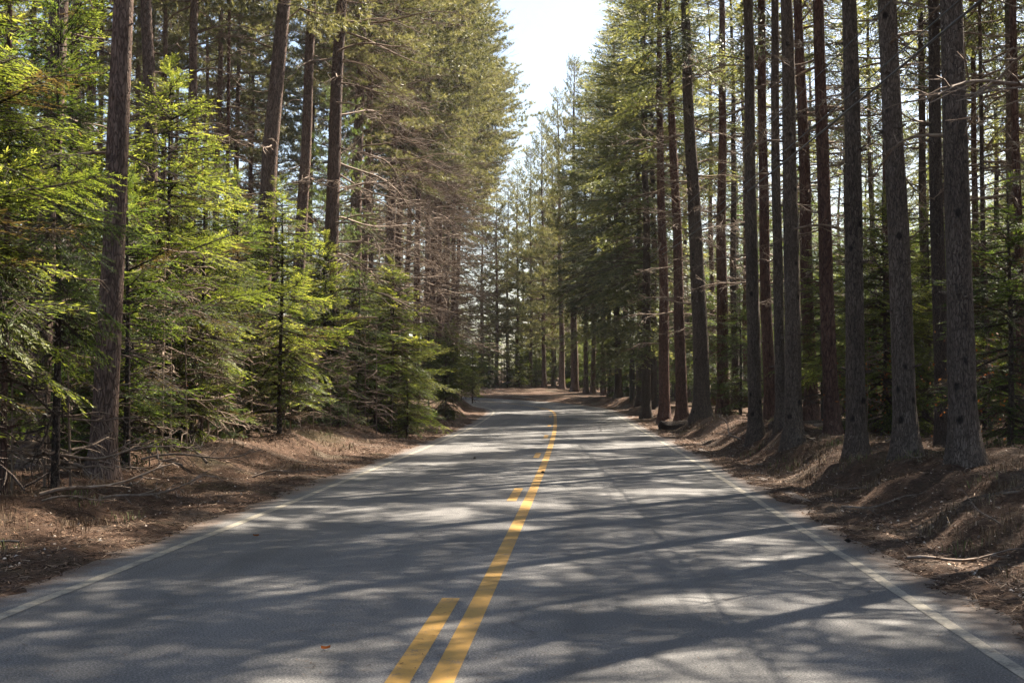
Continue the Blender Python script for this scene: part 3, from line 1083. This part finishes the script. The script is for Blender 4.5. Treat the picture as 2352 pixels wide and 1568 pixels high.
hems = [
    ("bright yellow-green hemlock filling the upper left corner", -50, 15.5, 7.6, fir_v[0], .95),
    ("hemlock sapling on a thin dark stem between the two thick left trunks", 128, 17.5, 6.6, fir_v[3], .62),
    ("lush yellow-green hemlock boughs hanging across the upper left", 150, 25, 9.0, fir_v[1], .95),
    ("hemlock leaning in from the left edge of the view", -190, 15, 7.0, fir_v[2], 1.0),
    ("dark low hemlock at the left edge in front of the half-hidden trunk", -60, 18, 4.5, hem_v[0], 1.0),
    ("tall bright hemlock right of the thickest sunlit trunk", 385, 27, 7.4, fir_v[1], 1.15),
    ("broad bright hemlock second from the thickest sunlit trunk", 462, 29, 6.6, fir_v[0], 1.15),
    ("slender hemlock behind two brighter ones left of the tall leaning pine", 540, 36, 6.8, fir_v[3], 1.1),
    ("olive young fir standing on a dark stem right of the tall leaning pine", 642, 33, 6.0, fir_v[2], 1.1),
    ("fir between the olive young fir and the bushy sunlit group", 745, 43, 5.6, bushy, .95),
    ("bushiest sunlit fir nearest the road, pointed top in front of the pine row", 900, 46, 5.6, bushy, 1.1),
    ("dark fir left of the bushiest sunlit fir", 822, 44, 5.2, hem_v[0], 1.1),
    ("small fir standing alone on the needle bank near the bend", 1024, 62, 4.0, bushy, .75),
    ("little fir under the bushiest sunlit fir, near the verge", 935, 42, 2.0, fir_v[4], 1.1),
    ("fir behind the small lone fir by the bend", 985, 66, 4.8, hem_v[0], 1.0),
    ("hemlock under the thick trunks at left, dark lower boughs", 290, 22.5, 4.6, hem_v[2], 1.05),
    ("low green fir at the foot of the dark straight pine", 690, 38, 3.6, hem_v[2], 1.0),
    ("young fir hidden behind the broad bright hemlock", 415, 35, 6.6, fir_v[2], 1.0),
]
for lb, xb, D, H, v, ws in hems:
    young("young_conifer", lb, "tree", xb, D, H, v, GU, ws)
for i, (xb, D, H) in enumerate([(250, 34, 7.5), (330, 40, 8), (60, 28, 7), (160, 30, 7.5), (590, 48, 7), (680, 56, 7), (500, 50, 7), (760, 60, 6), (850, 60, 5.5), (930, 70, 5), (1060, 80, 3.8), (1085, 92, 4.2), (1100, 104, 5), (1070, 100, 5), (-30, 24, 8), (400, 48, 8), (1040, 76, 4.4), (870, 52, 4.6)]):
    young("young_conifer", "shaded young conifer in the thicket behind the brighter hemlocks", "tree", xb, D, H, (hem_v + fir_v[:3])[i % 6], "young conifers in the thicket on the left", 1.0)
p_wp = key_tree("white_pine", "tree", "soft light green white pine in front of the dark straight pine", 770, 47, 9, 765, wp_v, 'bark_dark', 11, None, None, 1.0, stubs=0)

for i, (xb, D, H) in enumerate([(300, 24, 2.4), (365, 27, 2.0), (440, 27, 2.6), (505, 30, 2.2), (570, 33, 2.6), (610, 36, 2.0), (700, 40, 2.4), (775, 42, 2.0), (860, 45, 2.2), (960, 52, 2.4), (220, 23, 2.2), (660, 37, 1.8)]):
    young("young_conifer", "low shaded fir seedling among the thin stems at the foot of the left thicket", "tree", xb, D, H, hem_v[2] if i % 2 else fir_v[4], "fir seedlings at the foot of the left thicket", 1.1)
GRU = "hemlocks under the spruces on the right"
for i, (lb, xb, D, H, v) in enumerate([
    ("pale sunlit hemlock seen between the second and third grey spruces", 2030, 31, 5.4, bushy),
    ("dark green hemlock at the right edge behind the broadest spruce", 2318, 22, 4.4, hem_v[2]),
    ("hemlock reaching pale sprays past the reddish trunk", 1888, 36, 5.0, fir_v[1]),
    ("hemlock filling the gap beside the dark half-hidden trunk", 2130, 33, 5.4, fir_v[2]),
    ("hemlock between dark foremost spruce and reddish trunk with a companion", 1700, 52, 4.6, hem_v[2]),
]):
    young("young_conifer", lb, "tree", xb, D, H, v, GRU, 1.05)
for i, (xb, D, H) in enumerate([(2260, 34, 5.5), (1945, 44, 6), (2090, 46, 7), (1850, 52, 6), (1760, 58, 6), (1620, 66, 6), (1550, 74, 6), (2180, 52, 7.5), (2320, 48, 7), (1990, 60, 8), (1490, 84, 6), (1440, 96, 6), (1380, 110, 6), (1660, 78, 7), (2240, 64, 8), (1800, 70, 8), (1900, 74, 8), (2050, 70, 8), (1400, 92, 5), (1425, 100, 6), (1452, 90, 5.5), (1470, 104, 6), (1350, 114, 5), (1372, 118, 6), (1500, 98, 6), (1530, 86, 5.5), (1510, 76, 4.5), (1545, 92, 6.5), (1410, 112, 6.5), (1580, 82, 6)]):
    young("young_conifer", "shaded hemlock in the undergrowth of the right stand", "tree", xb, D, H, hem_v[i % 3], "hemlocks in the undergrowth on the right", 1.1)
for i in range(30):
    xb = fr.uniform(1020, 1400)
    D = fr.uniform(126, 160)
    young("young_conifer", "pale undergrowth conifer in the wood beyond the bend", "tree", xb, D, fr.uniform(4, 11), airy[i % 3], "undergrowth in the wood beyond the bend", 1.1)

GW = "dense conifers closing the view at the back of the wood"
def back_wood(n, xr, yr, hr):
    def fn(x, y, k):
        v = (hem_v + fir_v[:2])[fr.integers(5)]
        H = fr.uniform(*hr)
        s_ = H / v[2]
        t = thing("wood_conifer", "dense conifer at the back of the wood, seen only between nearer trunks", "tree", (x, y, gz(x, y)), GW)
        a = fr.random() * 6.28
        put("foliage", v[0], t, None, a, (s_ * .9, s_ * .9, s_))
        put("trunk", sap_trunk[k % 3], t, None, 0, (s_ * 1.3, s_ * 1.3, H / 6 * .95))
    scatter(n, xr, yr, 3.0, 7, fn)


back_wood(30, (26, 70), (75, 165), (9, 15))
back_wood(22, (6.5, 16), (84, 124), (10, 15))
back_wood(62, (11, 42), (52, 112), (9, 14))
back_wood(12, (12, 26), (38, 56), (6, 9))
scatter(44, (26, 75), (58, 160), 4.0, 8, filler("spruce_tree", "tall full spruce closing the back of the right stand, sky showing past it", "tall spruces at the back of the right stand", SC, ('bark_dark', 'bark_red'), (21, 26), .95, None))
back_wood(36, (-80, -34), (70, 170), (8, 15))
back_wood(16, (-34, -20), (46, 80), (6, 10))
back_wood(56, (-60, 60), (172, 215), (7, 10))

for i in range(40):
    young("young_conifer", "low bushy conifer on the outside of the bend, at the foot of the slim trunks", "tree", fr.uniform(1070, 1390), fr.uniform(121.5, 129), fr.uniform(1.8, 4.8), (fir_v[4], airy[0], airy[2])[i % 3], "low conifers outside the bend", 1.25)

# ------------------------------------------------------------------ utility pole and cables
pp = ray(1452, 890, 82)
zb = gz(pp[0], pp[1])
b = MatB("creosoted pole")
M['pole'] = b.fin(b.ramp(b.noise(b.coords((6, 6, .6)), 3, 4), [(.3, (.035, .028, .024)), (.7, (.085, .07, .06))]), .85, .2)
b = MatB("cable sheath")
M['cable'] = b.fin((.05, .05, .053), .5, .4)
b = MatB("grey steel")
M['steel'] = b.fin((.22, .22, .22), .5, .5)
pole = thing("utility_pole", "dark wooden utility pole with a crossarm, among the spruces near the bend", "pole", (pp[0], pp[1], zb))
g = Geo()
g.add(*tube([[0, 0, -.5], [0, 0, 4], [0, 0, 9.4]], [.16, .145, .12], 12))
put("pole_shaft", g.mesh("pole_shaft", M['pole'], True), pole)
g = Geo()
g.add(*tube([[-1.1, -.17, 8.7], [1.1, -.17, 8.7]], [.06, .06], 4))
put("crossarm", g.mesh("crossarm", M['pole']), pole)
g = Geo()
g.add(*tube([[-.75, -.2, 8.68], [0, -.18, 8.0]], [.02, .02], 5))
put("brace", g.mesh("brace", M['steel']), pole)
for xx in (-1., -.35, .35, 1.):
    g = Geo()
    g.add(*tube([[xx, -.17, 8.72], [xx, -.17, 8.80], [xx, -.17, 8.86], [xx, -.17, 8.92]], [.03, .055, .035, .045], 8))
    put("insulator", g.mesh("insulator", M['steel']), pole)


def cable(label, a, c, e_px, sag, rad):
    e = ray(*e_px)
    u = np.linspace(0, 1.25, 50)[:, None]
    P = np.array(a) * (1 - u) + e * u
    P[:, 2] -= (4 * sag * u * (1.35 - u))[:, 0] / 1.35
    g = Geo()
    g.add(*tube(P - P[0], rad, 6))
    put("overhead_cable", g.mesh("overhead_cable", M['cable'], True), None, P[0], label=label, category="cable", group="cables strung along the right of the road")


tp = np.array([pp[0], pp[1], zb])
cable("thick overhead cable slanting across the right-hand spruce trunks", tp + [0, 0, 7.3], 0, (2250, -75, 15), .35, .016)
cable("thinner overhead cable running just above the thick one", tp + [0, 0, 7.6], 0, (2200, -75, 15), .35, .008)
cable("thin high wire crossing the reddish trunks above the thick cable", tp + [.35, -.17, 8.9], 0, (2060, -75, 16), .3, .006)

# ------------------------------------------------------------------ ground litter, grass and leaves
lr = np.random.default_rng(9)


def sample_band(n, lo, hi, ymin, ymax, side):
    """points beside the road, denser near the camera"""
    Y = ymin * (ymax / ymin) ** lr.random(n)
    s = lo + (hi - lo) * lr.random(n) ** 1.3
    if side < 0:
        X = RL - s - Y * Y / 5200
    else:
        X = RR + s - Y * Y / 5200
    return X, Y


def flat_bits(X, Y, L, W, lift, tilt):
    n = len(X)
    Z = ground(X, Y)
    a = lr.random(n) * 6.283
    D = np.stack([np.cos(a), np.sin(a), lr.normal(0, tilt, n)], -1)
    D = nrm(D)
    S = nrm(np.cross(D, UP[None] + lr.normal(0, .35, (n, 3))))
    P = np.stack([X, Y, Z + lift], -1)
    L = L[:, None]
    W = W[:, None]
    return P, D, S, L, W


g = Geo()
for side, n in ((-1, 52000), (1, 52000)):
    X, Y = sample_band(n, -.15, 7.0, 7, 60, side)
    P, D, S, L, W = flat_bits(X, Y, lr.uniform(.03, .10, n), lr.uniform(.003, .006, n) * (1 + Y / 25), .012, .22)
    V = np.stack([P - D * L / 2 - S * W / 2, P - D * L / 2 + S * W / 2, P + D * L / 2 + S * W / 2, P + D * L / 2 - S * W / 2], 1).reshape(-1, 3)
    g.add(V, None, np.arange(n * 4).reshape(n, 4), lr.random(n) ** 1.4)
X, Y = sample_band(1500, -3.4, .2, 7.5, 40, 1)
X2, Y2 = sample_band(1300, -3.6, .2, 7.5, 40, -1)
X, Y = np.r_[X, X2], np.r_[Y, Y2]
n = len(X)
P, D, S, L, W = flat_bits(X, Y, lr.uniform(.02, .07, n), lr.uniform(.003, .006, n), 0, .0)
P[:, 2] = base_z(Y) + .007
D[:, 2] = 0
S = np.stack([-D[:, 1], D[:, 0], 0 * D[:, 0]], -1)
V = np.stack([P - D * L / 2 - S * W / 2, P - D * L / 2 + S * W / 2, P + D * L / 2 + S * W / 2, P + D * L / 2 - S * W / 2], 1).reshape(-1, 3)
g.add(V, None, np.arange(n * 4).reshape(n, 4), lr.random(n) * .5)
put("needle_litter", g.mesh("needle_litter", M['litter']), kind="stuff", label="brown fallen pine needles and twigs strewn along both verges", category="needle litter")
g = Geo()
for side, n in ((-1, 4200), (1, 9000)):
    X, Y = sample_band(n, .3, 9.0, 8, 60, side)
    P, D, S, L, W = flat_bits(X, Y, lr.uniform(.02, .05, n), lr.uniform(.012, .03, n), .012, .35)
    V = np.stack([P - D * L / 2, P + S * W / 2 + UP * .012, P + D * L / 2, P - S * W / 2], 1).reshape(-1, 3)
    g.add(V, None, np.arange(n * 4).reshape(n, 4), lr.random(n))
put("dry_leaves", g.mesh("dry_leaves", M['leaf']), kind="stuff", label="pale dry leaves scattered over the verge banks", category="leaves")
g = Geo()
for side, nc in ((-1, 300), (1, 520)):
    X, Y = sample_band(nc, .7, 4.5, 9, 55, side)
    keep = vnoise(X * .6, Y * .35 + 90) > .42
    X, Y = X[keep], Y[keep]
    for x, y in zip(X, Y):
        m = int(lr.integers(12, 34))
        xx = x + lr.normal(0, .10, m)
        yy = y + lr.normal(0, .12, m)
        zz = ground(xx, yy)
        P = np.stack([xx, yy, zz - .01], -1)
        a = lr.random(m) * 6.283
        h = lr.uniform(.04, .17, m)[:, None]
        out = np.stack([np.cos(a), np.sin(a), np.zeros(m)], -1) * lr.uniform(.3, 1.1, m)[:, None]
        S = np.stack([-np.sin(a), np.cos(a), np.zeros(m)], -1)
        wd = .0022 + .00010 * y
        mid = P + UP * h * .75 + out * h * .35
        tip = P + UP * h * .78 + out * h * .95
        V = np.stack([P - S * wd, P + S * wd, mid + S * wd * .8, mid - S * wd * .8, tip], 1).reshape(-1, 3)
        k5 = np.arange(m)[:, None] * 5
        tn = np.clip(lr.normal(.5, .2, m), 0, .93) if lr.random() > .05 else np.full(m, 1.0)
        base = g.n
        g.add(V, k5 + np.array([[3, 2, 4]]), None, tn)
        g.Q.append(k5 + np.array([[0, 1, 2, 3]]) + base)
        g.qt.append(tn)
put("dry_grass", g.mesh("dry_grass", M['grass']), kind="stuff", label="tan dry grass tufts growing on both verge banks", category="grass")

# fallen branches and logs, each one a thing
def fallen(label, xb, D, Ln, az, T, mat, thick=1.0, pitch=0., lift=.06, name="fallen_branch", group="fallen branches on the left verge"):
    p = ray(xb, 890, D)
    gg = gz(p[0], p[1])
    t, s_ = pick(T, Ln, lr)
    g = Geo()
    place(t, 'wood', g, s_, lr.normal(0, .6), pitch, az, Z3)
    me = g.mesh(name, mat)
    put(name, me, None, (p[0], p[1], gg + lift), 0, None, label=label, category="branch", group=group)


FB = {L: [bare_branch(L, tr, d_, n_, .006, .016) for d_ in (-.12, .0, .08)] for L, n_ in ((1.2, 7), (2.4, 12))}
for a in [
    ("pale forked dead branch lying at the foot of the thickest left trunk", 190, 18.5, 2.4, 2.6, .12, .25),
    ("long grey fallen stem propped against the undergrowth at far left", 60, 18, 2.6, -.45, .1, .35),
    ("dark broken limb lying on needles at the lower left", 95, 16, 1.5, .35, .16, .08),
    ("curved bleached branch on the left verge below the olive young fir", 475, 23, 1.5, 2.2, .25, .25),
    ("forked stick lying beside the curved bleached branch", 420, 22, 1.4, 2.75, .25, .12),
    ("short pale stick near the edge of the left verge", 580, 23.5, 1.0, .4, .12, .05),
    ("thin twiggy branch near the dark broken limb", 230, 17.2, 1.3, .2, .1, .05),
    ("dead branch lying in the shadow under the left hemlocks", 330, 22, 2.0, -.2, .1, .15),
    ("pale sticks fanned out near the left edge of the thicket", 150, 19.5, 2.0, 2.9, .3, .1),
]:
    fallen(a[0], a[1], a[2], a[3], a[4], FB, M['deadwood'], pitch=a[5], lift=a[6])
for a in [
    ("pale broken stick on the right bank below the second grey spruce", 1930, 17.5, .9, -.1, .0, .03),
    ("dead branch sprawled at the foot of the dark foremost spruce", 1700, 34, 1.6, 1.9, .2, .12),
    ("long thin twig lying on the needles by the right edge line", 2080, 12.6, 1.0, .05, .0, .02),
    ("bright bent stalk on the far right bank", 2290, 13.5, .5, 2.4, .5, .1),
]:
    fallen(a[0], a[1], a[2], a[3], a[4], FB, M['deadwood'], pitch=a[5], lift=a[6], group="fallen branches on the right bank")

for i in range(34):
    sd_ = -1 if i < 20 else 1
    yy_ = lr.uniform(9, 34)
    xx_ = (RL - lr.uniform(.5, 3.2)) if sd_ < 0 else (RR + lr.uniform(.4, 3.0))
    t, s_ = pick(FB, lr.uniform(.5, 1.3), lr)
    g = Geo()
    place(t, 'wood', g, s_ * .8, lr.normal(0, .8), lr.uniform(-.03, .10), lr.random() * 6.28, Z3)
    put("fallen_stick", g.mesh("fallen_stick", M['deadwood']), None, (xx_, yy_, gz(xx_, yy_) + .025), 0, None, label="small broken stick lying on the needle litter of the %s verge" % ("left" if sd_ < 0 else "right"), category="stick", group="broken sticks on the %s verge" % ("left" if sd_ < 0 else "right"))


def log(label, xb, D, Ln, rad, az, mat, lift=.0):
    p = ray(xb, 890, D)
    gg = gz(p[0], p[1])
    u = np.linspace(-.5, .5, 9)
    P = np.stack([u * Ln * math.cos(az), u * Ln * math.sin(az), np.sin(u * 5) * .03], -1)
    me = trunk_mesh(np.c_[P[:, 0], P[:, 1], P[:, 2]], np.full(9, rad) * np.linspace(1.05, .85, 9), mat, 10, 0, lr, name="fallen_log", lump=.1)
    put("fallen_log", me, None, (p[0], p[1], gg + rad * .7 + lift), label=label, category="log", group="fallen logs among the right trunks")


log("mossy dark log lying between the roots of the twin grey spruces", 1850, 34, 1.8, .12, .25, M['bark_grey'])
log("small rotten log beside the foot of the thick leaning spruce", 1560, 52, 1.6, .16, .5, M['bark_dark'])
log("pale weathered log behind the broadest grey spruce trunk", 2320, 22, 1.6, .09, -.1, M['deadwood'])
log("grey log lying in front of the hemlocks at far right", 1930, 34, 1.8, .09, .05, M['deadwood'])

# dead saplings under the left trees
ds = []
for k in range(3):
    g = Geo()
    H = 3.2
    p_ = trunk_path(Z3, (lr.normal(0, .03), 0), H, lr, .05, 16)
    g.add(*tube(p_, np.linspace(.022, .006, len(p_)), 5, False))
    for i in range(26):
        z = lr.uniform(.25, H)
        t, s_ = pick(BB, .8 * lr.uniform(.5, 1.2), lr)
        place(t, 'wood', g, s_ * .9, lr.normal(0, .4), math.radians(lr.uniform(-15, 25)), lr.random() * 6.28, np.array([0, 0, z]))
    ds.append(g.mesh("dead_sapling", M['twig']))
for i, (xb, D) in enumerate([(300, 21.5), (345, 23), (392, 25), (165, 19), (30, 17.5), (520, 30), (600, 34), (480, 28), (690, 36), (720, 37), (760, 40), (800, 41), (655, 33), (865, 42), (560, 32), (430, 26), (840, 43), (900, 45), (-10, 19), (105, 18.5), (255, 23), (275, 25), (320, 26.5), (372, 24), (408, 27), (450, 29), (500, 27.5), (540, 32), (580, 31), (620, 35), (668, 35), (705, 39), (785, 42), (845, 45)]):
    p = ray(xb, 890, D)
    put("dead_sapling", ds[i % 3], None, (p[0], p[1], gz(p[0], p[1])), lr.random() * 6.28, lr.uniform(.6, 1.15), label="thin leafless dead sapling standing among the lower hemlock boughs on the left", category="sapling", group="dead saplings under the left trees")

# withered beech sprigs on the right
g = Geo()
n = 260
P = lr.normal(0, 1, (n, 3)) * [.5, .5, .45] + [0, 0, 1.1]
V, Q = diamonds(P, lr.normal(0, 1, (n, 3)) + [0, 0, -.5], lr.uniform(.05, .09, n), lr.uniform(.03, .05, n), .8, lr)
g.add(V, None, Q, lr.random(n))
beech_f = g.mesh("foliage", M['beech'])
beech_s = ds[0]
for i, (lb, xb, D) in enumerate([("rust-leaved beech sapling behind the third grey spruce trunk", 1990, 30), ("rust-leaved beech sapling right of the broadest grey spruce trunk", 2265, 24), ("withered orange beech sapling deep under the left hemlocks", 355, 30)]):
    p = ray(xb, 890, D)
    t = thing("beech_sapling", lb, "sapling", (p[0], p[1], gz(p[0], p[1])), "withered beech saplings")
    put("stem", beech_s, t, None, 0, .65)
    put("foliage", beech_f, t)

# small things on the road
def cone(label, xp, yp):
    D = (CAM_H) * F / (yp - 890)
    p = ray(xp, yp, D)
    g = Geo()
    for k in range(7):
        u = k / 6
        rr = .02 * math.sin(math.pi * (.15 + .8 * u)) + .004
        g.add(*tube([[-.03 + .06 * u, 0, .02], [-.03 + .06 * u + .012, 0, .02]], [rr, rr * .55], 7))
    put("pine_cone", g.mesh("pine_cone", M['bark_dark']), None, (p[0], p[1], float(base_z(p[1])) + .003), lr.random() * 6, label=label, category="pine cone", group="pine cones on the road")


cone("dark pine cone on the left lane of the road", 1090, 1053)
cone("dark pine cone lying on the yellow line", 1247, 1086)
cone("dark pine cone by the right edge line", 1948, 1245)
for lb, xp, yp, a in [("reddish curled leaf lying on the left lane", 588, 1232, 0), ("small brown leaf near the bottom of the left lane", 748, 1492, .6)]:
    p = ray(xp, yp, CAM_H * F / (yp - 890))
    g = Geo()
    u = np.linspace(-1, 1, 7)
    A = np.stack([u * .03, .010 * np.sqrt(1 - u * u * .98), .008 + .006 * u * u], -1)
    B = A * [1, -1, 1] + [0, 0, .012]
    C_ = np.stack([u * .03, 0 * u, .003 + .005 * u * u], -1)
    V = np.vstack([A, C_, B])
    Q = [[i, i + 1, i + 8, i + 7] for i in range(6)] + [[i + 7, i + 8, i + 15, i + 14] for i in range(6)]
    g.add(V, None, Q, .15)
    put("dry_leaf", g.mesh("dry_leaf", M['beech'], True), None, (p[0], p[1], .006), a, label=lb, category="leaf", group="leaves on the road")

# ------------------------------------------------------------------ thin sunlit air
mh = bpy.data.materials.new("thin haze")
mh.use_nodes = True
for nd in list(mh.node_tree.nodes):
    if nd.type != 'OUTPUT_MATERIAL':
        mh.node_tree.nodes.remove(nd)
pv = mh.node_tree.nodes.new("ShaderNodeVolumePrincipled")
pv.inputs["Color"].default_value = (.93, .95, 1, 1)
pv.inputs["Density"].default_value = HAZE
pv.inputs["Anisotropy"].default_value = .45
mh.node_tree.links.new(pv.outputs[0], [n for n in mh.node_tree.nodes if n.type == 'OUTPUT_MATERIAL'][0].inputs["Volume"])
hx, hy0, hy1, hz0, hz1 = 430., -160., 720., float(ZZ.min()) - 1.0, 34.0
V = [[x, y, z] for z in (hz0, hz1) for y in (hy0, hy1) for x in (-hx, hx)]
Q = [[0, 2, 3, 1], [4, 5, 7, 6], [0, 1, 5, 4], [2, 6, 7, 3], [0, 4, 6, 2], [1, 3, 7, 5]]
put("haze", mesh_np("haze", V, None, Q, [mh]), kind="stuff")
